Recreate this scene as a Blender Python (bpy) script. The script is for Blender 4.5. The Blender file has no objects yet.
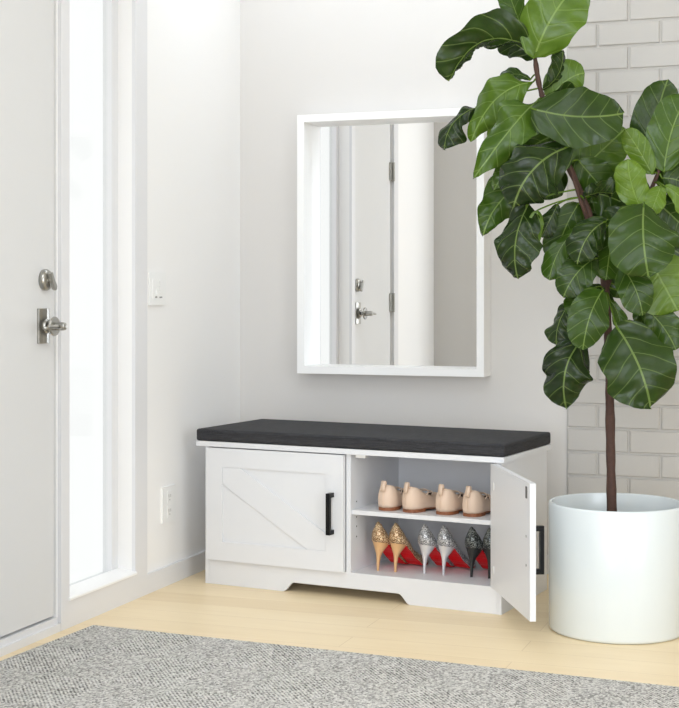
import bpy, bmesh, math, random
from mathutils import Vector, Matrix, Euler
random.seed(7)
SC = bpy.context.scene
COL = SC.collection
R = math.radians

# ------------------------------------------------------------------ materials
def srgb(r, g, b):
    f = lambda c: (c/255/12.92) if c/255 <= .04045 else ((c/255+.055)/1.055)**2.4
    return (f(r), f(g), f(b), 1)

def mat(name, col, rough=.5, metal=0., spec=.5, bump=0., bscale=200., var=0., coat=0.):
    m = bpy.data.materials.new(name); m.use_nodes = True
    nt = m.node_tree; b = nt.nodes['Principled BSDF']
    b.inputs['Base Color'].default_value = col
    b.inputs['Roughness'].default_value = rough
    b.inputs['Metallic'].default_value = metal
    b.inputs['Specular IOR Level'].default_value = spec
    b.inputs['Coat Weight'].default_value = coat
    b.inputs['Coat Roughness'].default_value = .12
    tc = nt.nodes.new('ShaderNodeTexCoord')
    n = nt.nodes.new('ShaderNodeTexNoise'); n.inputs['Scale'].default_value = bscale
    n.inputs['Detail'].default_value = 4
    nt.links.new(tc.outputs['Object'], n.inputs['Vector'])
    if bump:
        bp = nt.nodes.new('ShaderNodeBump'); bp.inputs['Strength'].default_value = bump
        bp.inputs['Distance'].default_value = .002
        nt.links.new(n.outputs['Fac'], bp.inputs['Height'])
        nt.links.new(bp.outputs['Normal'], b.inputs['Normal'])
    mx = nt.nodes.new('ShaderNodeMix'); mx.data_type = 'RGBA'
    d = 1 - var
    mx.inputs['A'].default_value = (col[0]*d, col[1]*d, col[2]*d, 1)
    mx.inputs['B'].default_value = col
    nt.links.new(n.outputs['Fac'], mx.inputs['Factor'])
    nt.links.new(mx.outputs['Result'], b.inputs['Base Color'])
    return m

def N(nt, t, **kw):
    n = nt.nodes.new(t)
    for k, v in kw.items():
        if hasattr(n, k): setattr(n, k, v)
        else: n.inputs[k].default_value = v
    return n

def math_node(nt, op, a, b=None, c=None):
    n = nt.nodes.new('ShaderNodeMath'); n.operation = op
    for i, v in enumerate((a, b, c)):
        if v is None: continue
        if isinstance(v, (int, float)): n.inputs[i].default_value = v
        else: nt.links.new(v, n.inputs[i])
    return n.outputs[0]

M = {}
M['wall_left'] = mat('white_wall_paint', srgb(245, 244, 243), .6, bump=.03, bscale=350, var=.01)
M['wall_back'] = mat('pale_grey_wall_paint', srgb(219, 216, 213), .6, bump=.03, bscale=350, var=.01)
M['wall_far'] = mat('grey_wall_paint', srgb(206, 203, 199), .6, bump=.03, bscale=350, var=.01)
M['brick'] = mat('painted_brick', srgb(196, 193, 189), .55, bump=.1, bscale=120, var=.03)
M['ceiling'] = mat('ceiling_paint', srgb(240, 240, 238), .7, var=.01)
M['trim'] = mat('white_trim_paint', srgb(227, 227, 229), .35, var=.01)
M['door'] = mat('white_door_paint', srgb(221, 221, 221), .38, bump=.02, bscale=90, var=.01)
M['gap'] = mat('dark_gasket', srgb(96, 94, 92), .7)
M['steel'] = mat('satin_nickel', srgb(176, 174, 168), .28, 1., bump=.03, bscale=300, var=.1)
M['plastic'] = mat('white_plastic', srgb(242, 242, 241), .3, var=.01)
M['slot'] = mat('grey_plastic', srgb(150, 149, 147), .4)
M['frame'] = mat('white_lacquer', srgb(250, 250, 250), .3, var=.005)
M['mirror'] = mat('mirror_silver', (.96, .96, .96, 1), .0, 1.)
M['bench'] = mat('white_melamine', srgb(224, 225, 228), .42, bump=.03, bscale=140, var=.012)
M['black'] = mat('matte_black_metal', srgb(18, 18, 19), .38, .6)
M['pot'] = mat('glossy_white_ceramic', srgb(222, 229, 231), .22, coat=.35, var=.01)
M['soil'] = mat('dark_soil', srgb(60, 44, 34), .95, bump=1., bscale=90, var=.5)
M['bark'] = mat('brown_bark', srgb(82, 54, 43), .7, bump=.8, bscale=120, var=.5)
M['flat'] = mat('beige_leather', srgb(226, 200, 178), .5, bump=.08, bscale=500, var=.05)
M['flatlining'] = mat('tan_lining', srgb(150, 122, 104), .7)
M['tan_sole'] = mat('tan_stacked_sole', srgb(150, 92, 58), .5, var=.2, bscale=60)
M['red'] = mat('red_lacquer_sole', srgb(220, 6, 20), .3, spec=.3)
M['goldheel'] = mat('gold_satin', srgb(224, 180, 132), .35, .25)
M['silverheel'] = mat('silver_satin', srgb(222, 222, 226), .3, .45)
M['blackheel'] = mat('charcoal_satin', srgb(44, 46, 46), .35, .2)
M['pinlining'] = mat('pale_lining', srgb(190, 172, 150), .6)

def glitter(name, dark, mid, light):
    m = bpy.data.materials.new(name); m.use_nodes = True
    nt = m.node_tree; b = nt.nodes['Principled BSDF']
    tc = N(nt, 'ShaderNodeTexCoord')
    v = N(nt, 'ShaderNodeTexVoronoi', Scale=420.)
    nt.links.new(tc.outputs['Object'], v.inputs['Vector'])
    cr = N(nt, 'ShaderNodeValToRGB')
    e = cr.color_ramp.elements
    e[0].position = .1; e[0].color = dark; e[1].position = .85; e[1].color = light
    x = e.new(.5); x.color = mid
    sp = N(nt, 'ShaderNodeSeparateColor')
    nt.links.new(v.outputs['Color'], sp.inputs['Color'])
    nt.links.new(sp.outputs[0], cr.inputs['Fac'])
    nt.links.new(cr.outputs['Color'], b.inputs['Base Color'])
    b.inputs['Metallic'].default_value = .45; b.inputs['Roughness'].default_value = .35
    bp = N(nt, 'ShaderNodeBump', Strength=.8, Distance=.001)
    nt.links.new(sp.outputs[1], bp.inputs['Height'])
    nt.links.new(bp.outputs['Normal'], b.inputs['Normal'])
    return m
M['goldglit'] = glitter('gold_glitter', srgb(120, 86, 54), srgb(186, 146, 104), srgb(255, 232, 196))
M['silverglit'] = glitter('silver_glitter', srgb(112, 114, 118), srgb(168, 170, 174), srgb(250, 250, 252))
M['blackglit'] = glitter('black_glitter', srgb(26, 28, 28), srgb(60, 64, 64), srgb(168, 174, 172))

def cushion_mat():
    m = bpy.data.materials.new('charcoal_linen'); m.use_nodes = True
    nt = m.node_tree; b = nt.nodes['Principled BSDF']
    tc = N(nt, 'ShaderNodeTexCoord')
    outs = []
    for s in ((18, 520, 520), (520, 18, 520)):
        mp = N(nt, 'ShaderNodeMapping'); mp.inputs['Scale'].default_value = s
        nt.links.new(tc.outputs['Object'], mp.inputs['Vector'])
        n = N(nt, 'ShaderNodeTexNoise', Scale=1., Detail=3.)
        nt.links.new(mp.outputs['Vector'], n.inputs['Vector']); outs.append(n.outputs['Fac'])
    a = math_node(nt, 'ADD', outs[0], outs[1])
    a = math_node(nt, 'MULTIPLY', a, .5)
    cr = N(nt, 'ShaderNodeValToRGB')
    e = cr.color_ramp.elements
    e[0].position = .36; e[0].color = srgb(16, 16, 18); e[1].position = .66; e[1].color = srgb(66, 66, 70)
    nt.links.new(a, cr.inputs['Fac']); nt.links.new(cr.outputs['Color'], b.inputs['Base Color'])
    b.inputs['Roughness'].default_value = .85
    b.inputs['Sheen Weight'].default_value = .0
    bp = N(nt, 'ShaderNodeBump', Strength=.5, Distance=.001)
    nt.links.new(a, bp.inputs['Height']); nt.links.new(bp.outputs['Normal'], b.inputs['Normal'])
    return m
M['cushion'] = cushion_mat()

def floor_mat():
    m = bpy.data.materials.new('pale_maple_planks'); m.use_nodes = True
    nt = m.node_tree; b = nt.nodes['Principled BSDF']
    tc = N(nt, 'ShaderNodeTexCoord')
    br = N(nt, 'ShaderNodeTexBrick')
    br.offset = .37; br.inputs['Scale'].default_value = 1.
    br.inputs['Brick Width'].default_value = 1.4; br.inputs['Row Height'].default_value = .13
    br.inputs['Mortar Size'].default_value = .0012; br.inputs['Mortar Smooth'].default_value = .3
    br.inputs['Color1'].default_value = (.0, .0, .0, 1); br.inputs['Color2'].default_value = (1, 1, 1, 1)
    br.inputs['Mortar'].default_value = (.5, .5, .5, 1)
    nt.links.new(tc.outputs['Object'], br.inputs['Vector'])
    mp = N(nt, 'ShaderNodeMapping'); mp.inputs['Scale'].default_value = (2.2, 26, 1)
    nt.links.new(tc.outputs['Object'], mp.inputs['Vector'])
    g = N(nt, 'ShaderNodeTexNoise', Scale=1., Detail=6., Roughness=.6, Distortion=.4)
    nt.links.new(mp.outputs['Vector'], g.inputs['Vector'])
    mp2 = N(nt, 'ShaderNodeMapping'); mp2.inputs['Scale'].default_value = (1.2, 5, 1)
    nt.links.new(tc.outputs['Object'], mp2.inputs['Vector'])
    g2 = N(nt, 'ShaderNodeTexNoise', Scale=1.5, Detail=3., Distortion=1.)
    nt.links.new(mp2.outputs['Vector'], g2.inputs['Vector'])
    s = N(nt, 'ShaderNodeSeparateColor'); nt.links.new(br.outputs['Color'], s.inputs['Color'])
    f = math_node(nt, 'MULTIPLY', s.outputs[0], .28)
    f = math_node(nt, 'ADD', f, math_node(nt, 'MULTIPLY', g.outputs['Fac'], .42))
    f = math_node(nt, 'ADD', f, math_node(nt, 'MULTIPLY', g2.outputs['Fac'], .36))
    cr = N(nt, 'ShaderNodeValToRGB'); e = cr.color_ramp.elements
    e[0].position = .2; e[0].color = srgb(228, 204, 164); e[1].position = .85; e[1].color = srgb(247, 228, 192)
    nt.links.new(f, cr.inputs['Fac'])
    mx = N(nt, 'ShaderNodeMix', data_type='RGBA')
    nt.links.new(br.outputs['Fac'], mx.inputs['Factor'])
    nt.links.new(cr.outputs['Color'], mx.inputs['A']); mx.inputs['B'].default_value = srgb(218, 194, 156)
    nt.links.new(mx.outputs['Result'], b.inputs['Base Color'])
    b.inputs['Roughness'].default_value = .42
    return m
M['floor'] = floor_mat()

def rug_mat():
    m = bpy.data.materials.new('grey_woven_wool'); m.use_nodes = True
    nt = m.node_tree; b = nt.nodes['Principled BSDF']
    tc = N(nt, 'ShaderNodeTexCoord')
    sx = N(nt, 'ShaderNodeSeparateXYZ'); nt.links.new(tc.outputs['Object'], sx.inputs[0])
    X, Y = sx.outputs[0], sx.outputs[1]
    # columns of stitches slanting one way then the other (herringbone bands)
    band = math_node(nt, 'PINGPONG', X, .19)
    band2 = math_node(nt, 'PINGPONG', Y, .27)
    t = math_node(nt, 'ADD', band2, math_node(nt, 'MULTIPLY', band, 1.15))
    stripes = math_node(nt, 'SINE', math_node(nt, 'MULTIPLY', t, 2*math.pi/.0145))
    mp = N(nt, 'ShaderNodeMapping'); mp.inputs['Scale'].default_value = (190, 135, 1)
    nt.links.new(tc.outputs['Object'], mp.inputs['Vector'])
    v = N(nt, 'ShaderNodeTexVoronoi', Scale=1.); nt.links.new(mp.outputs['Vector'], v.inputs['Vector'])
    sc = N(nt, 'ShaderNodeSeparateColor'); nt.links.new(v.outputs['Color'], sc.inputs['Color'])
    n = N(nt, 'ShaderNodeTexNoise', Scale=7., Detail=2.); nt.links.new(tc.outputs['Object'], n.inputs['Vector'])
    f = math_node(nt, 'MULTIPLY', sc.outputs[0], .62)
    f = math_node(nt, 'ADD', f, math_node(nt, 'MULTIPLY', stripes, .17))
    f = math_node(nt, 'ADD', f, math_node(nt, 'MULTIPLY', n.outputs['Fac'], .16))
    f = math_node(nt, 'ADD', f, .13)
    f = math_node(nt, 'SUBTRACT', f, math_node(nt, 'MULTIPLY', v.outputs['Distance'], .22))
    cr = N(nt, 'ShaderNodeValToRGB'); e = cr.color_ramp.elements
    e[0].position = .0; e[0].color = srgb(96, 94, 91); e[1].position = .7; e[1].color = srgb(228, 225, 220)
    x = e.new(.3); x.color = srgb(182, 179, 174)
    nt.links.new(f, cr.inputs['Fac']); nt.links.new(cr.outputs['Color'], b.inputs['Base Color'])
    b.inputs['Roughness'].default_value = .95
    bp = N(nt, 'ShaderNodeBump', Strength=1., Distance=.004)
    h = math_node(nt, 'SUBTRACT', math_node(nt, 'MULTIPLY', stripes, .3), v.outputs['Distance'])
    nt.links.new(h, bp.inputs['Height']); nt.links.new(bp.outputs['Normal'], b.inputs['Normal'])
    return m
M['rug'] = rug_mat()

def leaf_mat():
    m = bpy.data.materials.new('fiddle_leaf'); m.use_nodes = True
    nt = m.node_tree; b = nt.nodes['Principled BSDF']; out = nt.nodes['Material Output']
    uv = N(nt, 'ShaderNodeUVMap'); uv.uv_map = 'UVMap'
    sx = N(nt, 'ShaderNodeSeparateXYZ'); nt.links.new(uv.outputs['UV'], sx.inputs[0])
    U = sx.outputs[0]; V = math_node(nt, 'ABSOLUTE', math_node(nt, 'SUBTRACT', math_node(nt, 'MULTIPLY', sx.outputs[1], 2.), 1.))
    mid = math_node(nt, 'LESS_THAN', V, .028)
    t = math_node(nt, 'SUBTRACT', U, math_node(nt, 'MULTIPLY', math_node(nt, 'POWER', V, 1.2), .3))
    fr = math_node(nt, 'PINGPONG', math_node(nt, 'ADD', math_node(nt, 'MULTIPLY', t, 5.2), .18), .5)     # 0 at a side vein
    side = N(nt, 'ShaderNodeMapRange'); side.interpolation_type = 'SMOOTHSTEP'
    nt.links.new(fr, side.inputs['Value'])
    side.inputs['From Min'].default_value = .05; side.inputs['From Max'].default_value = .008
    side.inputs['To Min'].default_value = 0; side.inputs['To Max'].default_value = .6
    vein = math_node(nt, 'MAXIMUM', mid, side.outputs[0])
    at = N(nt, 'ShaderNodeAttribute'); at.attribute_name = 'tone'
    cr = N(nt, 'ShaderNodeValToRGB'); e = cr.color_ramp.elements
    e[0].position = 0; e[0].color = srgb(28, 44, 15); e[1].position = 1; e[1].color = srgb(108, 138, 40)
    x = e.new(.5); x.color = srgb(60, 88, 23)
    tc = N(nt, 'ShaderNodeTexCoord')
    n = N(nt, 'ShaderNodeTexNoise', Scale=14., Detail=3.); nt.links.new(tc.outputs['Object'], n.inputs['Vector'])
    tone = math_node(nt, 'ADD', at.outputs['Fac'], math_node(nt, 'MULTIPLY', math_node(nt, 'SUBTRACT', n.outputs['Fac'], .5), .35))
    nt.links.new(tone, cr.inputs['Fac'])
    mx = N(nt, 'ShaderNodeMix', data_type='RGBA')
    nt.links.new(vein, mx.inputs['Factor']); nt.links.new(cr.outputs['Color'], mx.inputs['A'])
    mx2 = N(nt, 'ShaderNodeMix', data_type='RGBA'); mx2.inputs['Factor'].default_value = .36
    nt.links.new(cr.outputs['Color'], mx2.inputs['A']); mx2.inputs['B'].default_value = srgb(160, 186, 100)
    nt.links.new(mx2.outputs['Result'], mx.inputs['B'])
    nt.links.new(mx.outputs['Result'], b.inputs['Base Color'])
    b.inputs['Roughness'].default_value = .26
    b.inputs['Specular IOR Level'].default_value = .32
    bp = N(nt, 'ShaderNodeBump', Strength=.55, Distance=.004)
    h = math_node(nt, 'SUBTRACT', math_node(nt, 'ADD', math_node(nt, 'POWER', fr, .5), math_node(nt, 'MULTIPLY', n.outputs['Fac'], 1.2)), math_node(nt, 'MULTIPLY', mid, .3))
    nt.links.new(h, bp.inputs['Height']); nt.links.new(bp.outputs['Normal'], b.inputs['Normal'])
    tr = N(nt, 'ShaderNodeBsdfTranslucent'); nt.links.new(mx.outputs['Result'], tr.inputs['Color'])
    ms = N(nt, 'ShaderNodeMixShader', Fac=.15)
    nt.links.new(b.outputs[0], ms.inputs[1]); nt.links.new(tr.outputs[0], ms.inputs[2])
    nt.links.new(ms.outputs[0], out.inputs['Surface'])
    return m
M['leaf'] = leaf_mat()

def glass_mat():
    m = bpy.data.materials.new('clear_pane'); m.use_nodes = True
    nt = m.node_tree; out = nt.nodes['Material Output']
    nt.nodes.remove(nt.nodes['Principled BSDF'])
    t = N(nt, 'ShaderNodeBsdfTransparent', Color=(.97, .98, .975, 1)); g = N(nt, 'ShaderNodeBsdfGlossy', Roughness=.02)
    ms = N(nt, 'ShaderNodeMixShader', Fac=.03)
    nt.links.new(t.outputs[0], ms.inputs[1]); nt.links.new(g.outputs[0], ms.inputs[2]); nt.links.new(ms.outputs[0], out.inputs['Surface'])
    return m
M['glass'] = glass_mat()

# ------------------------------------------------------------------ builders
def obj(name, bm, m, parent=None, smooth=False, bevel=0., seg=2):
    if bevel:
        bmesh.ops.bevel(bm, geom=[e for e in bm.edges if e.is_manifold and e.calc_face_angle(0) > .6], offset=bevel,
                        segments=seg, affect='EDGES', profile=.5, clamp_overlap=True)
    me = bpy.data.meshes.new(name); bm.normal_update(); bm.to_mesh(me); bm.free()
    for k in (m if isinstance(m, (list, tuple)) else [m]): me.materials.append(k)
    if smooth:
        for p in me.polygons: p.use_smooth = True
    o = bpy.data.objects.new(name, me); COL.objects.link(o)
    if parent: o.parent = parent
    return o

def box(bm, a, b, mi=0):
    x0, y0, z0 = a; x1, y1, z1 = b
    vs = [bm.verts.new(p) for p in ((x0,y0,z0),(x1,y0,z0),(x1,y1,z0),(x0,y1,z0),(x0,y0,z1),(x1,y0,z1),(x1,y1,z1),(x0,y1,z1))]
    for f in ((0,3,2,1),(4,5,6,7),(0,1,5,4),(1,2,6,5),(2,3,7,6),(3,0,4,7)):
        bm.faces.new([vs[i] for i in f]).material_index = mi
    return vs

def boxo(name, a, b, m, parent=None, bevel=0., seg=2):
    bm = bmesh.new(); box(bm, a, b); return obj(name, bm, m, parent, bevel=bevel, seg=seg)

def prism(bm, pts, axis, a, b):
    """polygon pts (2D) extruded along an axis from a to b; plane axes keep cyclic order"""
    def P(p, t):
        return {'x': (t, p[0], p[1]), 'y': (p[0], t, p[1]), 'z': (p[0], p[1], t)}[axis]
    A = [bm.verts.new(P(p, a)) for p in pts]; B = [bm.verts.new(P(p, b)) for p in pts]
    bm.faces.new(A); bm.faces.new(B[::-1]); n = len(pts)
    for i in range(n): bm.faces.new((A[i], B[i], B[(i+1) % n], A[(i+1) % n]))
    bmesh.ops.recalc_face_normals(bm, faces=bm.faces)

def tube(bm, pts, rad, seg=10, cap=True, squash=1.):
    pts = [Vector(p) for p in pts]; n = len(pts)
    rad = rad if isinstance(rad, (list, tuple)) else [rad]*n
    rings = []; up = Vector((.13, .21, .97))
    for i, p in enumerate(pts):
        d = (pts[min(i+1, n-1)] - pts[max(i-1, 0)]).normalized()
        if abs(d.dot(up)) > .95: up = Vector((.9, .3, .1))
        a = d.cross(up).normalized(); b = d.cross(a).normalized()
        rings.append([bm.verts.new(p + (a*math.cos(t)*squash + b*math.sin(t))*rad[i]) for t in [2*math.pi*k/seg for k in range(seg)]])
    for r0, r1 in zip(rings, rings[1:]):
        for k in range(seg): bm.faces.new((r0[k], r0[(k+1) % seg], r1[(k+1) % seg], r1[k]))
    if cap:
        bm.faces.new(rings[0][::-1]); bm.faces.new(rings[-1])
    bmesh.ops.recalc_face_normals(bm, faces=bm.faces)

def lathe(bm, prof, seg=64, c=(0, 0, 0), axis='z'):
    rings = []
    for r, z in prof:
        ring = []
        for k in range(seg):
            t = 2*math.pi*k/seg; u, v = r*math.cos(t), r*math.sin(t)
            p = (u, v, z) if axis == 'z' else (z, u, v)
            ring.append(bm.verts.new((p[0]+c[0], p[1]+c[1], p[2]+c[2])))
        rings.append(ring)
    for a, b in zip(rings, rings[1:]):
        for k in range(seg): bm.faces.new((a[k], a[(k+1) % seg], b[(k+1) % seg], b[k]))
    bm.faces.new(rings[0][::-1]); bm.faces.new(rings[-1])
    bmesh.ops.recalc_face_normals(bm, faces=bm.faces)

def empty(name, loc, rz=0.):
    o = bpy.data.objects.new(name, None); COL.objects.link(o)
    o.empty_display_size = .1; o.location = loc; o.rotation_euler = (0, 0, rz); return o
def tag(o, label, cat, group=None):
    o['label'] = label; o['category'] = cat
    if group: o['group'] = group
    return o
def struct(o):
    o['kind'] = 'structure'; return o

# ------------------------------------------------------------------ camera
F_PX, YH, YAW = 1436.4, 293.17, .3418
CAM = Vector((2.3005, -5.2803, 1.04))
cd = bpy.data.cameras.new('camera'); cam = bpy.data.objects.new('camera', cd); COL.objects.link(cam)
cam.location = CAM; cam.rotation_euler = (R(90), 0, YAW)
cd.sensor_fit = 'HORIZONTAL'; cd.sensor_width = 36.; cd.lens = F_PX*36/679
cd.shift_y = -(354 - YH)/708 * (708/679)
cd.clip_start = .05
SC.camera = cam
FW = Vector((-math.sin(YAW), math.cos(YAW), 0)); RT = Vector((math.cos(YAW), math.sin(YAW), 0)); UP = Vector((0, 0, 1))

# ------------------------------------------------------------------ room
RW, CE, FY = 4.4, 2.62, -7.2
YD0, YD1 = -2.03, -1.416          # door slab
YW0, YW1 = -1.354, -.918          # sidelight opening
ZW0 = .084; ZTOP = 2.3
struct(boxo('floor', (-.1, FY, -.1), (RW+.1, .1, 0), M['floor']))
struct(boxo('ceiling', (-.1, FY, CE), (RW+.1, .1, CE+.1), M['ceiling']))
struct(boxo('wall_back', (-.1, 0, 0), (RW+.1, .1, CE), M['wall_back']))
struct(boxo('wall_right', (RW, FY, 0), (RW+.1, 0, CE), M['wall_far']))
struct(boxo('wall_return', (-.1, FY, 0), (.6, -2.86, CE), M['wall_far']))
bm = bmesh.new()
box(bm, (-.1, -2.86, 0), (0, YD0-.012, CE)); box(bm, (-.1, YW1, 0), (0, 0, CE))
box(bm, (-.1, YW0, 0), (0, YW1, ZW0)); box(bm, (-.1, YW0, ZTOP), (0, YW1, CE))
box(bm, (-.1, YD1+.006, 0), (0, YW0, CE)); box(bm, (-.1, YD0-.012, ZTOP), (0, YD1+.006, CE))
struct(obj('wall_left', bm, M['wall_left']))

# painted brick section of the back wall
bm = bmesh.new()
P_, L_, z00, J = .0873, .227, .0205, .0035
box(bm, (1.314, -.004, 0), (RW, .0, CE))
n = -1
while z00 + n*P_ < CE:
    z0, z1 = max(z00+n*P_, 0)+J, min(z00+(n+1)*P_, CE)-J
    x = 1.314 if n % 2 else 1.314 - L_/2
    while x < RW:
        a, b = max(x, 1.314)+J, min(x+L_, RW)-J
        if b-a > .02 and z1-z0 > .01:
            vs = [bm.verts.new(p) for p in ((a,-.004,z0),(b,-.004,z0),(b,-.004,z1),(a,-.004,z1))]
            k = .003
            ws = [bm.verts.new(p) for p in ((a+k,-.0105,z0+k),(b-k,-.0105,z0+k),(b-k,-.0105,z1-k),(a+k,-.0105,z1-k))]
            bm.faces.new(ws)
            for i in range(4): bm.faces.new((vs[i], vs[(i+1) % 4], ws[(i+1) % 4], ws[i]))
        x += L_
    n += 1
struct(obj('wall_brick', bm, M['brick']))

# baseboards
BH = .068
struct(boxo('baseboard_left', (0, -.83, 0), (.013, 0, BH), M['trim'], bevel=.003))
struct(boxo('baseboard_back', (.013, -.013, 0), (1.33, 0, BH), M['trim'], bevel=.003))
struct(boxo('baseboard_brick', (1.314, -.024, 0), (RW, -.0105, BH), M['trim'], bevel=.003))
struct(boxo('baseboard_right', (RW-.013, FY, 0), (RW, -.024, BH), M['trim'], bevel=.003))
struct(boxo('baseboard_return', (0, -2.86, 0), (.6, -2.847, BH), M['trim'], bevel=.003))
struct(boxo('baseboard_door_side', (0, -2.847, 0), (.013, YD0-.085, BH), M['trim'], bevel=.003))

# trim round sidelight and door
bm = bmesh.new()
T = .013
box(bm, (0, YW1, ZW0), (T, -.83, ZTOP+.09)); box(bm, (0, YD1+.012, ZW0), (T, YW0, ZTOP+.09))
box(bm, (0, YD1+.012, .0), (T, -.83, ZW0)); box(bm, (0, YW0, ZTOP), (T, YW1, ZTOP+.09))
struct(obj('trim_1', bm, M['trim'], bevel=.0015))
bm = bmesh.new()
box(bm, (0, YD0-.085, 0), (T, YD0-.012, ZTOP+.09)); box(bm, (0, YD0-.012, ZTOP), (T, YD1+.012, ZTOP+.09))
struct(obj('trim_2', bm, M['trim'], bevel=.002))

# sidelight window
win = struct(empty('window_1', (-.053, (YW0+YW1)/2, ZW0)))
hw = (YW1-YW0)/2; H = ZTOP-ZW0
bm = bmesh.new(); st = .043
box(bm, (-.035, -hw, 0), (0, -hw+st, H)); box(bm, (-.035, hw-st, 0), (0, hw, H))
box(bm, (-.035, -hw+st, 0), (0, hw-st, .012)); box(bm, (-.035, -hw+st, H-st), (0, hw-st, H))
obj('window_frame', bm, M['trim'], win, bevel=.002)
boxo('pane', (-.022, -hw+st-.004, .01), (-.016, hw-st+.004, H-st+.004), M['glass'], win)
bm = bmesh.new()
prism(bm, [(0, .001), (.056, .001), (.072, .001), (.072, .008), (.066, .012), (0, .02)], 'y', -hw-.004, hw+.004)
obj('window_sill', bm, M['frame'], win, bevel=.0015)

# door
door = struct(empty('door_1', (0, YD0, 0)))
DW = YD1-YD0
boxo('door_slab', (-.05, .004, .05), (-.004, DW-.004, ZTOP-.004), M['door'], door, bevel=.002)
bm = bmesh.new()
box(bm, (-.05, -.012, 0), (-.03, .004, ZTOP)); box(bm, (-.05, DW-.004, 0), (-.03, DW+.006, ZTOP)); box(bm, (-.05, .004, ZTOP-.004), (-.03, DW-.004, ZTOP))
box(bm, (-.05, .004, .044), (-.02, DW-.004, .05))
obj('seal', bm, M['gap'], door)
bm = bmesh.new(); box(bm, (-.09, -.012, 0), (.004, DW+.006, .044)); box(bm, (.004, -.012, 0), (.012, DW+.01, .024))
obj('threshold', bm, M['trim'], door, bevel=.002)
# latch: escutcheon, collar and lever
hp = obj('escutcheon', (lambda b: (prism(b, [(-.004, -.032), (.003, -.032), (.009, -.018), (.012, 0), (.009, .018), (.003, .032), (-.004, .032)], 'z', .888, .994), b)[1])(bmesh.new()), M['steel'], door, bevel=.001)
YHD = DW - .068
hp.location = (-.001, YHD, 0)
for o_y, z in ((0, 0),): pass
bm = bmesh.new(); lathe(bm, [(.0, .008), (.02, .008), (.022, .012), (.018, .016), (.009, .018), (.0088, .03), (.0088, .036), (.0, .036)], 24, (0, YHD, .940), 'x')
lathe(bm, [(.0, .034), (.028, .034), (.03, .037), (.028, .041), (.0, .041)], 28, (0, YHD, .940), 'x')
obj('rose', bm, M['steel'], door, smooth=False)
bm = bmesh.new()
lathe(bm, [(.0, .036), (.0115, .036), (.0125, .045), (.0125, .068), (.011, .074), (.007, .076), (.0, .076)], 24, (0, YHD, .940), 'x')
tube(bm, [(.058, YHD, .940), (.061, YHD-.03, .940), (.062, YHD-.065, .938), (.060, YHD-.1, .936)], [.0075, .0065, .0055, .005], 12, squash=.8)
obj('door_handle', bm, M['steel'], door, smooth=True)
bm = bmesh.new(); lathe(bm, [(.0, -.004), (.032, -.004), (.033, .004), (.029, .011), (.02, .015), (.0, .016)], 36, (0, YHD+.008, 1.080), 'x')
bolt = obj('deadbolt', bm, M['steel'], door, smooth=True)
bm = bmesh.new(); lathe(bm, [(.0, .014), (.010, .014), (.009, .024), (.0, .026)], 20, (0, YHD+.008, 1.080), 'x')
prism(bm, [(-.006, .024), (.006, .024), (.007, 0), (.010, -.026), (.004, -.034), (-.004, -.034), (-.010, -.026), (-.007, 0)], 'x', .02, .03)
bmesh.ops.rotate(bm, verts=bm.verts, cent=(0, YHD+.008, 1.080), matrix=Matrix()) if False else None
for v in bm.verts:
    if abs(v.co.y) < .05 and abs(v.co.z) < .05:
        a = R(28); y, z = v.co.y, v.co.z
        v.co.y = y*math.cos(a)-z*math.sin(a)+YHD+.008; v.co.z = y*math.sin(a)+z*math.cos(a)+1.080
obj('thumb_turn', bm, M['steel'], bolt, bevel=.001)
for z in (.3, .99, 1.685):
    bm = bmesh.new(); tube(bm, [(.012, -.004, z-.05), (.012, -.004, z+.05)], .0075, 12); box(bm, (-.004, -.004, z-.048), (.008, .024, z+.048)); box(bm, (-.03, -.012, z-.048), (.008, -.004, z+.048))
    obj('hinge', bm, M['steel'], door)

# wall plates
sw = tag(empty('dimmer_switch', (0, -.7375, 1.056)), 'white dimmer switch plate high on white wall between window and corner', 'light switch')
boxo('cover_plate', (0, -.0625, -.058), (.007, .0625, .058), M['plastic'], sw, bevel=.003)
boxo('paddle', (.006, -.042, -.036), (.0095, -.006, .034), M['plastic'], sw, bevel=.001)
boxo('slider', (.0085, -.02, -.022), (.0125, -.0135, -.002), M['plastic'], sw, bevel=.001)
boxo('indicator', (.0085, -.026, -.033), (.0105, -.012, -.027), M['slot'], sw)
for k in range(4): boxo('button', (.006, .008, .022-k*.013), (.0095, .034, .027-k*.013), M['slot'] if k < 0 else M['plastic'], sw, bevel=.0008)
boxo('indicator', (.006, .012, -.033), (.009, .03, -.028), M['slot'], sw)
ou = tag(empty('wall_outlet', (0, -.648, .287)), 'white electrical outlet low on the white wall left of the bench', 'power outlet')
boxo('cover_plate', (0, -.052, -.064), (.007, .052, .064), M['plastic'], ou, bevel=.003)
for z in (.026, -.026):
    s = boxo('socket', (.006, -.017, z-.02), (.009, .017, z+.02), M['plastic'], ou, bevel=.003)
    bm = bmesh.new()
    for y in (-.007, .007): box(bm, (.0085, y-.0015, z-.002), (.0094, y+.0015, z+.009))
    box(bm, (.0085, -.002, z-.013), (.0094, .002, z-.008))
    obj('slots', bm, M['slot'], s)

# ------------------------------------------------------------------ mirror
mir = tag(empty('wall_mirror', (.2835, 0, .730)), 'tall rectangular mirror in a deep white box frame on grey wall', 'mirror')
mw, mh, md, ft = .741, .999, .1, .0285
bm = bmesh.new()
box(bm, (0, -md, 0), (ft, 0, mh)); box(bm, (mw-ft, -md, 0), (mw, 0, mh)); box(bm, (ft, -md, 0), (mw-ft, 0, ft)); box(bm, (ft, -md, mh-ft), (mw-ft, 0, mh))
obj('frame', bm, M['frame'], mir, bevel=.0015)
boxo('mirror_glass', (ft-.004, -.012, ft-.004), (mw-ft+.004, -.006, mh-ft+.004), M['mirror'], mir)

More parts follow.
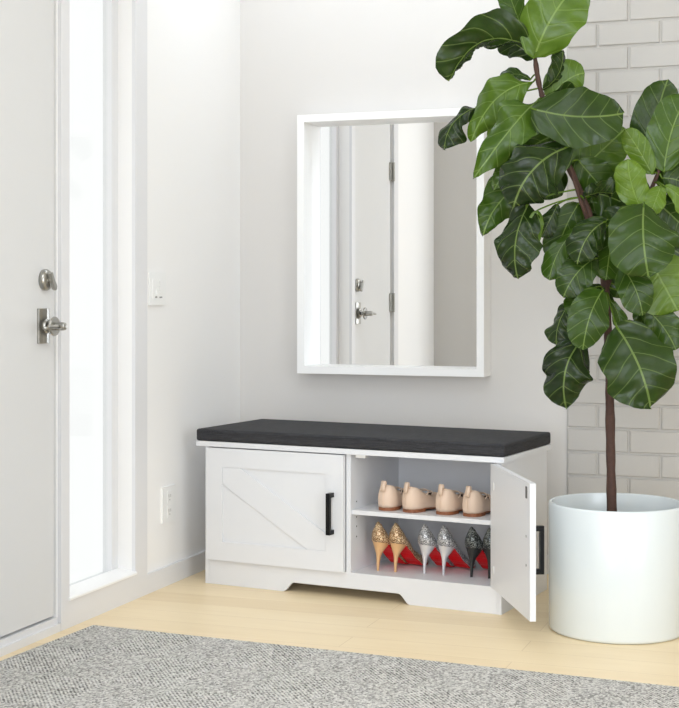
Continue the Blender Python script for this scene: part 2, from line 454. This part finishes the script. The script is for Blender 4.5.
# ------------------------------------------------------------------ rug
rug_v = [(.085, -1.398), (2.9, -1.56), (2.95, -3.6), (.25, -3.6), (.098, -1.958)]
bm = bmesh.new()
prism(bm, [(-.02, .0), (3.3, .0), (3.3, -1.46), (-.02, -1.46)], 'z', .001, .011)
rug = obj('woven_rug', bm, M['rug'], bevel=.004, seg=2)
rug.location = (.104, -1.336, 0); rug.rotation_euler = (0, 0, R(-3.4))
tag(rug, 'flat woven light grey rug lying on the pale wood floor', 'rug')

# ------------------------------------------------------------------ shoe bench
BW_, BD = 1.128, .45
bench = tag(empty('shoe_bench', (.1191, -.5843, 0), -.1308), 'white two-door shoe storage bench with one door standing open', 'storage bench')
t = .016; ZB, ZT = .0885, .493; DIV = .566
boxo('side_panel', (0, 0, 0), (t, BD, ZT), M['bench'], bench, bevel=.001)
boxo('side_panel', (BW_-t, 0, 0), (BW_, BD, ZT), M['bench'], bench, bevel=.001)
boxo('top_panel', (-.028, -.017, ZT), (BW_+.015, BD, .511), M['bench'], bench, bevel=.0015)
boxo('bottom_panel', (t, .015, ZB-.016), (BW_-t, BD-.01, ZB), M['bench'], bench)
boxo('back_panel', (t, BD-.06, ZB), (BW_-t, BD-.05, ZT), M['bench'], bench)
boxo('divider', (DIV, .001, ZB), (DIV+.017, BD-.06, ZT), M['bench'], bench, bevel=.001)
boxo('shelf', (DIV+.017, .012, .2855), (BW_-t, BD-.06, .3005), M['bench'], bench, bevel=.001)
bm = bmesh.new()
c0, c1, ch = .319, .803, .034
pts = [(t, 0), (c0, 0)]
for k in range(9):
    u = k/8; pts.append((c0+.042*u, ch*(3*u*u-2*u**3)))
for k in range(9):
    u = 1-k/8; pts.append((c1-.042*u, ch*(3*u*u-2*u**3)))
pts += [(c1, 0), (BW_-t, 0), (BW_-t, ZB), (t, ZB)]
q = []
for p in pts:
    if not q or (abs(p[0]-q[-1][0])+abs(p[1]-q[-1][1])) > 1e-5: q.append(p)
prism(bm, q, 'y', 0, .015)
obj('plinth', bm, M['bench'], bench, bevel=.0008, seg=1)

def make_door(name, x0, parent, w=.549, hb=ZB+.0015, h=.399, mirror=False):
    """panel in its own coordinates: x 0..w, y -th..0 (front is -y), z 0..h"""
    d = empty(name, (x0, 0, hb)); d.parent = parent
    th = .018; s = .067
    bm = bmesh.new()
    box(bm, (0, -th+.006, 0), (w, 0, h))
    obj('panel', bm, M['bench'], d, bevel=.001)
    for n_, a, b in (('stile', (0, -th, 0), (s, -th+.006, h)), ('stile', (w-s, -th, 0), (w, -th+.006, h)),
                     ('rail', (s, -th, h-s), (w-s, -th+.006, h)), ('rail', (s, -th, 0), (w-s, -th+.006, s))):
        boxo(n_, a, b, M['bench'], d, bevel=.0012)
    # diagonal brace, clipped to the inner rectangle
    X0, X1, Z0, Z1 = s, w-s, s, h-s; k = .074
    poly = [(X0, Z1), (X0+k, Z1), (X1, Z0+k*.82), (X1, Z0), (X1-k, Z0), (X0, Z1-k*.82)]
    if mirror: poly = [(w-p[0], p[1]) for p in poly]
    bm = bmesh.new(); prism(bm, poly, 'y', -th+.0012, -th+.006)
    obj('brace', bm, M['bench'], d, bevel=.001, seg=1)
    hx = w-.042 if not mirror else .042
    bm = bmesh.new(); yb = -th
    for zz in (.136, .262):
        box(bm, (hx-.0075, yb-.026, zz-.0075), (hx+.0075, yb, zz+.0075))
    box(bm, (hx-.0075, yb-.034, .1285), (hx+.0075, yb-.022, .2695))
    obj('handle', bm, M['black'], d, bevel=.0012)
    return d
make_door('door', .0145, bench)
# open door: hinged on the right-hand side panel, swung out past the square
od = make_door('door', 0, bench, w=.505, mirror=True)
ang = R(124)
od.rotation_euler = (0, 0, ang)
hx_, hy_ = 1.092, -.003
# local right edge (x=w) sits on the hinge line, inner face (y=0) turned to the room
od.location = (hx_ - .505*math.cos(ang), hy_ - .505*math.sin(ang), ZB+.0015)
bm = bmesh.new(); box(bm, (.03, 0, .352), (.044, .0025, .386)); sp = obj('strike_plate', bm, M['gap'], od)
for zz in (.155, .24):
    bm = bmesh.new()
    lathe(bm, [(.0, 0), (.004, 0), (.004, .0012), (.0, .0012)], 12)
    for v in bm.verts: v.co = Vector((.042+v.co.x, v.co.z, zz+v.co.y))
    obj('screw_cap', bm, M['slot'], od)
for zz in (.06, .33):
    bm = bmesh.new(); lathe(bm, [(.0, 0), (.014, 0), (.014, .004), (.0, .004)], 20)
    for v in bm.verts: v.co = Vector((.505-.045+v.co.x*.4, v.co.z*.4, zz+v.co.y))
    obj('hinge', bm, M['plastic'], od)
boxo('magnetic_catch', (DIV+.03, .012, ZT-.014), (DIV+.066, .03, ZT), M['plastic'], bench, bevel=.002)
for zz in (.272, .24, .325, .205):
    bm = bmesh.new(); lathe(bm, [(.0, 0), (.0026, 0), (.0026, .0008), (.0, .0008)], 10, (DIV+.017, .045, zz), 'x')
    obj('shelf_pin_hole', bm, M['black'], bench)
bm = bmesh.new(); lathe(bm, [(.0, 0), (.0035, 0), (.0035, .001), (.0, .001)], 10, (BW_, .025, .052), 'x')
obj('screw_cap', bm, M['slot'], bench)

# cushion
bm = bmesh.new()
box(bm, (-.03, -.017, 0), (BW_+.016, BD, .0425))
bmesh.ops.bevel(bm, geom=[e for e in bm.edges], offset=.011, segments=4, affect='EDGES', profile=.6)
cu = obj('bench_cushion', bm, M['cushion'], smooth=True)
cu.location = bench.location + Vector((0, 0, .5115)); cu.rotation_euler = bench.rotation_euler
tag(cu, 'thin charcoal fabric seat cushion covering the bench top', 'cushion')
bm = bmesh.new()
zz = .034
loop = [(-.0302+.011, -.0172, zz), (BW_+.0162-.011, -.0172, zz), (BW_+.0162, -.006, zz), (BW_+.0162, BD-.011, zz)]
tube(bm, loop, .0012, 6)
obj('piping', bm, M['cushion'], cu)

# ------------------------------------------------------------------ shoes
def lerp_table(tab, s):
    for (a, va), (b, vb) in zip(tab, tab[1:]):
        if s <= b:
            u = (s-a)/(b-a); u = u*u*(3-2*u)*.5 + u*.5
            return va+(vb-va)*u
    return tab[-1][1]

def shoe(name, kind, L, upper, lining, sole, heelm, pump):
    """length along +y from the heel at 0; x across; z up"""
    root = empty(name, (0, 0, 0))
    if pump:
        zs = [(0, .100), (.12, .094), (.3, .066), (.5, .029), (.66, .006), (.8, .0035), (1, .006)]
        wd = [(0, .0), (.012, .013), (.05, .0235), (.12, .0285), (.25, .027), (.42, .025), (.6, .028), (.72, .029), (.84, .024), (.94, .013), (1, .001)]
        tp = [(0, .069), (.04, .060), (.1, .049), (.25, .036), (.45, .028), (.6, .03), (1, .03)]
        hv = [(0, .05), (.6, .044), (.75, .032), (.9, .021), (1, .006)]
        th = .70
    else:
        zs = [(0, .011), (.3, .011), (.7, .005), (1, .006)]
        wd = [(0, .0), (.015, .016), (.06, .0275), (.14, .033), (.3, .031), (.45, .032), (.62, .039), (.74, .041), (.86, .035), (.95, .022), (1, .001)]
        tp = [(0, .077), (.12, .072), (.3, .049), (.5, .038), (.62, .044), (1, .04)]
        hv = [(0, .06), (.62, .05), (.8, .038), (.93, .026), (1, .008)]
        th = .58
    ss = [0, .006, .02, .045, .08, .12, .17, .23, .3, .37, .44, .5, .55, .6, .64, .68, .72, .77, .82, .87, .91, .945, .97, .988, 1]
    K = 8
    bm = bmesh.new(); grid = []
    for s in ss:
        w = lerp_table(wd, s); z0 = lerp_table(zs, s); top = lerp_table(tp, s); h = lerp_table(hv, s)
        b_ = min(max((s-(th-.14))/.16, 0), 1); b_ = b_*b_*(3-2*b_)
        row = []
        for side in (1, -1):
            col = []
            for k in range(K+1):
                v = k/K
                xo = w*(1+.10*math.sin(math.pi*min(v*1.1, 1)) - (.22 + (.3*max(0, 1-s/.25) if pump else 0))*v*v); zo = top*v
                a = v*math.pi/2
                xc = w*(math.cos(a)**.75 if a < math.pi/2-1e-6 else 0); zc = h*math.sin(a)
                yo = s*L + (.012*v*v*(1-min(s/.12, 1)) if True else 0)
                col.append(Vector((side*(xo*(1-b_)+xc*b_), yo - (.006*math.sin(math.pi*v) if s < .12 else 0)*(1-min(s/.12, 1)), z0+zo*(1-b_)+zc*b_)))
            row.append(col)
        grid.append(row)
    for si in range(2):
        vv = [[bm.verts.new(p) for p in row[si]] for row in grid]
        for i in range(len(vv)-1):
            for k in range(K): bm.faces.new((vv[i][k], vv[i+1][k], vv[i+1][k+1], vv[i][k+1]))
    bmesh.ops.remove_doubles(bm, verts=bm.verts, dist=.0004)
    bmesh.ops.recalc_face_normals(bm, faces=bm.faces)
    # make normals point away from the shoe axis
    f = max(bm.faces, key=lambda f: f.calc_center_median().x)
    if f.normal.x < 0: bmesh.ops.reverse_faces(bm, faces=bm.faces)
    up = obj('upper', bm, [upper, lining], root, smooth=True)
    md_ = up.modifiers.new('thick', 'SOLIDIFY'); md_.thickness = .0022; md_.offset = -1; md_.material_offset = 1
    # sole
    bm = bmesh.new(); A = []
    tk = .0035 if pump else .004
    for s in [q for q in ss[1:-1] if q >= (.15 if pump else 0)]:
        w = lerp_table(wd, s)*1.02; z0 = lerp_table(zs, s)
        A.append([bm.verts.new((x, s*L, z)) for x, z in ((w, z0+.0005), (-w, z0+.0005), (-w*.98, z0-tk*.8), (w*.98, z0-tk*.8))])
    for a, b in zip(A, A[1:]):
        for k in range(4): bm.faces.new((a[k], a[(k+1) % 4], b[(k+1) % 4], b[k]))
    bm.faces.new(A[0]); bm.faces.new(A[-1][::-1])
    bmesh.ops.recalc_face_normals(bm, faces=bm.faces)
    obj('sole', bm, sole, root, smooth=False)
    # insole
    bm = bmesh.new(); A = []
    for s in ss[2:-3]:
        w = lerp_table(wd, s)*.93; z0 = lerp_table(zs, s)+.003
        A.append([bm.verts.new((x, s*L, z0)) for x in (w, -w)])
    for a, b in zip(A, A[1:]): bm.faces.new((a[0], a[1], b[1], b[0]))
    obj('insole', bm, lining, root)
    if pump:
        bm = bmesh.new(); rings = []
        prof = [(.1045, .0285, .032, .032), (.096, .0285, .0315, .0325), (.088, .0262, .028, .031), (.074, .0185, .021, .027), (.062, .0115, .014, .021), (.048, .0075, .009, .017), (.03, .0055, .0065, .014), (.012, .0045, .005, .0125), (.0015, .0042, .0045, .012), (0, .0042, .0045, .012)]
        for z, rx, ry, yc in prof:
            rings.append([bm.verts.new((rx*math.cos(2*math.pi*k/18), yc+ry*math.sin(2*math.pi*k/18), z + (-.006*(math.sin(2*math.pi*k/18)) if z > .084 else 0))) for k in range(18)])
        for a, b in zip(rings, rings[1:]):
            for k in range(18): bm.faces.new((a[k], a[(k+1) % 18], b[(k+1) % 18], b[k]))
        bm.faces.new(rings[0]); bm.faces.new(rings[-1][::-1])
        bmesh.ops.recalc_face_normals(bm, faces=bm.faces)
        obj('heel', bm, heelm, root, smooth=True)
    else:
        bm = bmesh.new(); P = []
        for s in (.006, .02, .045, .08, .12, .17, .23, .27): P.append((lerp_table(wd, s)*1.02, s*L))
        poly = P + [(-x, y) for x, y in P[::-1]]
        prism(bm, poly, 'z', 0, .0112)
        obj('heel', bm, heelm, root)
        # pull tab at the back seam
        bm = bmesh.new()
        prof = [(-.0045, .066), (-.002, .084), (.002, .099), (.006, .101), (.0095, .096), (.0085, .082)]
        V = [[bm.verts.new((x, y, z)) for y, z in prof] for x in (-.008, .008)]
        for k in range(len(prof)-1): bm.faces.new((V[0][k], V[0][k+1], V[1][k+1], V[1][k]))
        o = obj('pull_tab', bm, upper, root, smooth=True); q_ = o.modifiers.new('thick', 'SOLIDIFY'); q_.thickness = .002; q_.offset = 0
        # back seam
        bm = bmesh.new(); tube(bm, [(0, -.0005, .013), (0, -.0062, .035), (0, -.004, .056), (0, .003, .068)], .0011, 6)
        obj('seam', bm, upper, root)
        # tie straps over the instep
        bm = bmesh.new()
        for y0, y1, hgt in ((.3, .40, .07), (.42, .48, .064)):
            pts_ = []
            for k in range(13):
                u = k/12; x = (.031-.002)*math.cos(math.pi*u)
                pts_.append((x, (y0+(y1-y0)*math.sin(math.pi*u)**.7)*L, .052+(hgt-.052)*math.sin(math.pi*u)**.6))
            tube(bm, pts_, .0022, 6)
        obj('strap', bm, upper, root, smooth=True)
    return root

def dup(root):
    c = root.copy(); COL.objects.link(c)
    for ch in list(root.children):
        k = ch.copy(); COL.objects.link(k); k.parent = c
    return c

BL = Matrix.Translation(bench.location) @ Matrix.Rotation(-.1308, 4, 'Z')
def put(o, x, y, z, rz=0.):
    o.location = BL @ Vector((x, y, z)); o.rotation_euler = (0, 0, -.1308+rz)
SHELF, DECK = .3007, .0887
flat = shoe('ballet_flat', 'flat', .235, M['flat'], M['flatlining'], M['tan_sole'], M['tan_sole'], False)
flats = [(flat, 'leftmost of the four beige ballet flats, standing nearest the divider'),
         (dup(flat), 'beige ballet flat second from the divider, straps showing over its opening'),
         (dup(flat), 'beige ballet flat third from the divider, after the wider gap'),
         (dup(flat), 'beige ballet flat on the shelf partly hidden by open door')]
FX = [(.687, .04, R(-4)), (.772, .04, R(-17)), (.896, .045, R(-9)), (.993, .048, R(-6))]
for (o, lab), (x, y, rz) in zip(flats, FX):
    put(o, x, y, SHELF, rz); tag(o, lab, 'shoe', 'beige ballet flats on the shelf')
kinds = [('gold', M['goldglit'], M['goldheel'], ((.649, .062), (.712, .068)), ('gold glitter stiletto pump in the left corner beneath the shelf', 'gold glitter stiletto pump standing next to the silver pumps')),
         ('silver', M['silverglit'], M['silverheel'], ((.812, .086), (.880, .092)), ('silver glitter stiletto pump standing next to the gold pumps', 'silver glitter stiletto pump standing next to the black pumps')),
         ('black', M['blackglit'], M['blackheel'], ((.976, .105), (1.038, .11)), ('black glitter stiletto pump fully showing its heel beside silver pumps', 'black glitter stiletto pump mostly hidden behind the open door'))]
for nm, up_, hl_, xs, labs in kinds:
    p = shoe('stiletto_pump', nm, .225, up_, M['pinlining'], M['red'], hl_, True)
    for i, ((x, y_), lab) in enumerate(zip(xs, labs)):
        o = p if i == 0 else dup(p)
        put(o, x, y_, DECK, R(-7)); tag(o, lab, 'shoe', 'glitter stiletto pumps on the bottom board')

# ------------------------------------------------------------------ potted fig
PX, PY, PR, PH = 1.6185, -.8014, .2086, .3941
fig = tag(empty('potted_fiddle_leaf_fig', (PX, PY, 0)), 'tall fiddle leaf fig growing in glossy white cylinder pot', 'potted plant')
bm = bmesh.new()
lathe(bm, [(0, 0), (PR-.012, 0), (PR-.004, .003), (PR, .011), (PR, PH-.006), (PR-.002, PH-.001), (PR-.005, PH), (PR-.009, PH-.001), (PR-.011, PH-.006), (PR-.012, PH-.06), (PR-.013, PH-.075), (0, PH-.075)], 96)
pot = obj('pot', bm, M['pot'], fig, smooth=True)
pot.data.set_sharp_from_angle(angle=R(50))
bm = bmesh.new()
prof = [(0, PH-.05)] + [(PR-.013, PH-.052)]
rings = []
for i in range(1, 14):
    r = (PR-.0135)*i/13
    rings.append([bm.verts.new((r*math.cos(2*math.pi*k/40), r*math.sin(2*math.pi*k/40), PH-.072+random.uniform(0, .008))) for k in range(40)])
c = bm.verts.new((0, 0, PH-.07))
for k in range(40): bm.faces.new((c, rings[0][k], rings[0][(k+1) % 40]))
for a, b in zip(rings, rings[1:]):
    for k in range(40): bm.faces.new((a[k], b[k], b[(k+1) % 40], a[(k+1) % 40]))
obj('soil', bm, M['soil'], fig, smooth=True)

Z0 = (Vector((PX, PY, 0))-CAM).dot(FW)
FIG0 = Vector((PX, PY, 0))
def W(u, v, d=0.):
    Z = Z0+d
    return CAM + FW*Z + RT*((u-339.5)/F_PX*Z) + UP*((YH-v)/F_PX*Z) - FIG0
def smooth_path(P, n=8):
    out = []
    for i in range(len(P)-1):
        p0, p1, p2, p3 = P[max(i-1, 0)], P[i], P[i+1], P[min(i+2, len(P)-1)]
        for k in range(n):
            u = k/n
            out.append(.5*((2*p1)+(p2-p0)*u+(2*p0-5*p1+4*p2-p3)*u*u+(3*p1-p0-3*p2+p3)*u**3))
    out.append(P[-1]); return out
trunk_p = smooth_path([W(612, 520), W(611, 470), W(610, 410), W(609, 360), W(607, 310), W(602, 262), W(590, 218), W(576, 182), W(560, 148), W(546, 108), W(539, 84), W(535, 58)], 6)
n_ = len(trunk_p)
bm = bmesh.new(); tube(bm, trunk_p, [.0155-.0085*(i/n_)+.0009*math.sin(i*1.9)+.0007*math.sin(i*.73) for i in range(n_)], 14)
obj('trunk', bm, M['bark'], fig, smooth=True)
branch_p = smooth_path([W(605, 290), W(618, 258, .02), W(636, 222, .02), W(650, 192, .01), W(660, 168, 0)], 6)
bm = bmesh.new(); tube(bm, branch_p, [.0095-.004*(i/len(branch_p)) for i in range(len(branch_p))], 12)
obj('branch', bm, M['bark'], fig, smooth=True)
branch2 = smooth_path([W(596, 240), W(582, 205, -.03), W(570, 168, -.05), W(562, 152, -.06)], 5)
bm = bmesh.new(); tube(bm, branch2, [.007-.003*(i/len(branch2)) for i in range(len(branch2))], 10)
obj('branch', bm, M['bark'], fig, smooth=True)
stems = trunk_p[len(trunk_p)//2:] + branch_p + branch2

def smooth_table(tab, s):
    # Catmull-Rom through the profile; rounded tip
    for i in range(len(tab)-1):
        if s <= tab[i+1][0]:
            a, b = tab[i], tab[i+1]
            p0 = tab[i-1][1] if i else -b[1]; p3 = tab[i+2][1] if i+2 < len(tab) else -a[1]
            u = (s-a[0])/(b[0]-a[0]); p1, p2 = a[1], b[1]
            if i+2 == len(tab): return max(0, p1*math.sqrt(max(0, 1-u)))
            return max(0, p1+(p2-p1)*(u*u*(3-2*u)*.35+u*.65))
    return 0.
SH = {'p': [(0, .0), (.04, .26), (.14, .52), (.28, .84), (.42, 1.), (.56, .86), (.7, .66), (.84, .42), (.94, .2), (1, .0)],
      'f': [(0, .0), (.03, .22), (.12, .42), (.3, .56), (.5, .82), (.68, 1.), (.82, .96), (.92, .72), (.98, .36), (1, .0)],
      'o': [(0, .0), (.03, .34), (.12, .68), (.3, .93), (.5, 1.), (.7, .96), (.85, .76), (.94, .5), (.985, .22), (1, .0)]}
LEAVES = [  # base u v d | tip u v d | width px, roll, fold, tone, shape, bow (du dv dd), wave
 (534,58,-.02, 583,-20,-.06, 60,-8,.15,.68,'o',(-4,-6,-.03),.5),
 (528,46,.0, 450,82,-.05, 30,-56,.6,.12,'o',(-8,-22,-.05),.6),
 (534,58,.03, 500,36,.06, 34,-15,.3,.1,'f',(0,-2,0),.6),
 (524,34,.04, 506,-14,.05, 28,10,.2,.45,'f',(0,0,0),.5),
 (533,82,.0, 471,142,.02, 42,22,.3,.62,'p',(-6,-13,-.02),1.3),
 (536,102,-.04, 473,179,-.07, 46,18,.3,.55,'p',(8,-14,-.03),1.3),
 (533,120,.05, 491,150,.07, 48,0,.15,.88,'o',(0,0,0),.5),
 (480,106,.06, 444,150,.07, 26,40,.5,.05,'f',(-8,-6,0),.8),
 (530,80,.05, 501,80,.06, 18,30,.3,.2,'f',(0,-6,0),.5),
 (531,108,-.10, 624,113,-.12, 60,-8,.15,.2,'o',(0,6,-.02),.5),
 (548,100,.02, 585,73,.03, 38,10,.2,.66,'o',(0,-6,0),.4),
 (542,90,.0, 563,50,.0, 20,45,.4,.1,'f',(6,4,0),.5),
 (546,104,-.05, 576,95,-.06, 16,55,.4,.15,'f',(0,-4,0),.5),
 (570,146,-.10, 513,208,-.14, 62,12,.4,.06,'o',(-8,-8,-.04),.8),
 (552,136,.0, 494,190,-.01, 46,5,.2,.55,'p',(-4,-6,0),1.3),
 (536,176,.03, 483,236,.02, 46,5,.2,.42,'p',(-8,-6,0),1.3),
 (572,178,.06, 626,128,.1, 48,0,.15,.62,'o',(0,0,0),.5),
 (584,206,.07, 634,172,.1, 50,0,.15,.36,'o',(0,0,0),.5),
 (654,174,.06, 668,79,.08, 48,-10,.2,.28,'o',(-6,0,0),.4),
 (664,172,-.01, 688,96,-.04, 48,0,.2,.52,'o',(-4,-4,0),.3),
 (652,174,-.03, 625,129,-.04, 24,-15,.3,.74,'o',(0,-2,0),.3),
 (641,209,-.06, 628,159,-.08, 32,-10,.3,.84,'o',(-3,0,0),.5),
 (661,186,-.06, 651,213,-.08, 22,0,.3,.78,'o',(0,0,0),.5),
 (664,186,-.05, 692,216,-.07, 22,0,.3,.8,'f',(2,-4,0),.5),
 (662,178,.0, 702,196,.0, 38,0,.2,.25,'o',(0,-5,0),.5),
 (583,198,-.05, 613,194,-.07, 13,60,.5,.05,'f',(0,-3,0),1.),
 (644,203,-.13, 649,277,-.17, 70,-5,.12,.3,'o',(-3,0,-.03),.5),
 (648,256,-.01, 678,311,-.02, 66,0,.1,.82,'o',(0,0,0),.4),
 (529,203,-.05, 518,280,-.07, 42,28,.35,.05,'o',(-8,0,-.03),.7),
 (538,210,-.07, 531,248,-.08, 18,-10,.2,.7,'o',(0,0,0),.4),
 (558,204,.0, 541,237,.0, 22,10,.2,.12,'f',(0,0,0),.4),
 (579,203,.02, 556,262,.01, 36,-5,.2,.3,'o',(-4,0,0),.5),
 (578,228,-.03, 549,280,-.05, 24,20,.3,.42,'f',(-4,-4,0),.5),
 (606,221,-.09, 577,265,-.12, 36,10,.35,.1,'o',(-4,-6,-.02),.6),
 (613,226,-.04, 606,280,-.06, 38,-10,.2,.36,'o',(0,0,0),.4),
 (598,257,-.06, 563,298,-.09, 34,15,.25,.22,'o',(-3,-5,-.02),.5),
 (621,266,-.09, 643,316,-.12, 36,-8,.2,.3,'o',(3,-3,-.02),.5),
 (603,290,-.11, 583,350,-.15, 42,-5,.18,.3,'o',(-3,-4,-.03),.4),
 (596,287,-.03, 569,316,-.04, 26,10,.2,.42,'f',(0,-3,0),.5),
 (578,298,.0, 556,345,.0, 24,42,.4,.08,'f',(-6,-4,0),.9),
 (586,336,-.03, 566,408,-.08, 52,18,.5,.05,'o',(-10,-4,-.05),.8),
 (616,326,-.11, 651,408,-.17, 74,-5,.14,.17,'o',(5,-2,-.04),.7),
 (638,302,.0, 676,350,-.02, 40,5,.25,.36,'f',(4,-2,0),1.),
 (610,300,-.02, 620,328,-.03, 15,20,.4,.55,'f',(3,0,0),.5),
 (655,200,.02, 698,240,.0, 52,0,.2,.28,'o',(0,0,0),.5),
 (600,196,.09, 652,190,.12, 62,0,.15,.22,'o',(0,0,0),.5),
 (590,214,.1, 622,258,.12, 52,0,.15,.18,'o',(0,0,0),.5),
 (598,240,.1, 572,222,.13, 40,0,.15,.2,'o',(0,0,0),.5),
 (668,214,.08, 692,262,.1, 52,0,.15,.28,'o',(0,0,0),.5),
 (556,128,.08, 588,158,.1, 46,0,.2,.25,'o',(0,0,0),.5),
 (560,165,.08, 536,196,.1, 40,0,.2,.2,'o',(0,0,0),.5),
 (592,192,.04, 642,214,.05, 46,5,.2,.32,'o',(0,-3,0),.6),
 (642,214,.02, 606,240,.02, 44,-8,.2,.22,'o',(0,-3,0),.6),
 (650,236,.04, 694,262,.05, 50,0,.2,.3,'o',(0,0,0),.5),
 (660,188,.04, 702,158,.06, 50,0,.2,.36,'o',(0,0,0),.5),
 (578,160,.03, 612,200,.05, 40,8,.2,.42,'o',(0,0,0),.6),
 (606,262,.03, 634,292,.04, 38,0,.2,.4,'f',(0,0,0),.7),
 (604,285,.02, 588,318,.02, 34,10,.2,.15,'o',(0,0,0),.6),
 (562,118,.05, 588,142,.06, 36,0,.2,.5,'o',(0,0,0),.6),
 (640,300,.03, 660,330,.03, 34,0,.2,.25,'o',(0,0,0),.6),
]
bm = bmesh.new(); uvl = bm.loops.layers.uv.new('UVMap'); tl = bm.verts.layers.float.new('tone')
NU, NV = 32, 14
for li, (bu, bv, bd, tu, tv, td, wpx, roll, fold, tone, shp, bow, wave) in enumerate(LEAVES):
    rr = random.Random(li*17+3)
    A, B = W(bu, bv, bd), W(tu, tv, td)
    C_ = W((bu+tu)/2+bow[0]*2, (bv+tv)/2+bow[1]*2, (bd+td)/2+bow[2]*2)
    wid = wpx/F_PX*(Z0+bd)/2/max(.45, math.cos(R(roll)))
    if tone < .15: wave *= 1.5; fold = min(.9, fold*1.8)
    ph, ph2 = rr.uniform(0, 6), rr.uniform(0, 6)
    rows = []
    for i in range(NU+1):
        u = i/NU
        p = A*(1-u)**2 + C_*2*u*(1-u) + B*u*u
        d = ((C_-A)*(1-u) + (B-C_)*u).normalized()
        nrm = (-FW - d*(-FW).dot(d)).normalized()
        nrm = Matrix.Rotation(R(roll), 3, d) @ nrm
        sd = d.cross(nrm).normalized()
        w = wid*smooth_table(SH[shp], u)
        row = []
        for j in range(NV+1):
            v = -1+2*j/NV
            edge = abs(v)**2
            off = fold*wid*.55*(abs(v)**1.4) * -1 * min(1, w/wid+.1)
            off += wave*wid*.24*edge*math.sin(u*11+ph+(2.1 if v > 0 else 0))
            # puckers between the side veins
            off += wid*(.03 if tone > .15 else .085)*math.cos(2*math.pi*(5.2*(u-.3*(abs(v)*w/wid)**1.2)+.18))*math.sin(math.pi*min(1, abs(v)))
            off += wave*wid*.05*edge*math.sin(u*27+ph2*2+(1.1 if v > 0 else 0))
            ws = 1+.03*wave*math.sin(u*31+ph)+.08*wave*math.sin(u*15+ph2+(1.7 if v > 0 else 0))
            q = p + sd*(w*v*ws*math.cos(.5*fold*abs(v))) - nrm*off*-1
            # tip curls away
            q -= nrm*(wid*.35*max(0, u-.75)**2*4*.5)
            vert = bm.verts.new(q); vert[tl] = tone
            row.append(vert)
        rows.append(row)
    for i in range(NU):
        for j in range(NV):
            f = bm.faces.new((rows[i][j], rows[i][j+1], rows[i+1][j+1], rows[i+1][j]))
            for lp, (a, b) in zip(f.loops, ((i, j), (i, j+1), (i+1, j+1), (i+1, j))): lp[uvl].uv = (a/NU, .5+.5*(-1+2*b/NV)*smooth_table(SH[shp], a/NU))
            f.smooth = True
    # leaf stalk back to the nearest wood
    S = min(stems, key=lambda s: (s-A).length)
    if .012 < (S-A).length:
        k0 = len(bm.verts)
        mid_ = (S+A)/2 + UP*.006
        pts_ = [S, mid_, A, A*(.85)+C_*.15 if False else A+(C_-A)*.12]
        nb = set(bm.verts)
        tmp = bmesh.new(); tube(tmp, smooth_path(pts_, 4), .0028, 6)
        mp_ = {v: bm.verts.new(v.co) for v in tmp.verts}
        for v in mp_.values(): v[tl] = .8
        for f in tmp.faces:
            g = bm.faces.new([mp_[v] for v in f.verts]); g.smooth = True
            for lp in g.loops: lp[uvl].uv = (.5, .9)
        tmp.free()
fo = obj('foliage', bm, M['leaf'], fig)

# ------------------------------------------------------------------ light
w = bpy.data.worlds.new('daylight'); SC.world = w; w.use_nodes = True
bg = w.node_tree.nodes['Background']; bg.inputs['Color'].default_value = (1, 1, 1, 1); bg.inputs['Strength'].default_value = 1.05
def area(name, loc, rot, sx, sy, power, col=(1, 1, 1)):
    l = bpy.data.lights.new(name, 'AREA'); l.shape = 'RECTANGLE'; l.size = sx; l.size_y = sy; l.energy = power; l.color = col
    o = bpy.data.objects.new(name, l); COL.objects.link(o); o.location = loc; o.rotation_euler = rot; return o
WB = (.865, .95, 1.05)
area('ceiling_strip_light', (.7, -.5, CE-.02), (0, 0, 0), 1.5, .25, 6.2, WB)
area('added_ceiling_fill', (1.5, -3.0, CE-.02), (0, 0, 0), 1.6, 1.6, 22, WB)  # added overhead fill for the bench fronts, not a fitting of the room
area('added_front_fill', (1.6, FY+.05, 1.3), (R(90), 0, 0), 1.9, 2.3, 90, WB)  # added frontal fill across the open end; no patio door exists there
area('added_side_fill', (RW-.05, -4.0, 1.2), (0, R(90), 0), 2.2, 2.4, 64, WB)  # added fill to lift the left wall; the right wall has no window
SC.view_settings.view_transform = 'Standard'; SC.view_settings.look = 'None'
SC.view_settings.exposure = .03; SC.view_settings.gamma = 1.; SC.view_settings.use_curve_mapping = False
SC.cycles.max_bounces = 10; SC.cycles.diffuse_bounces = 6; SC.cycles.use_denoising = True
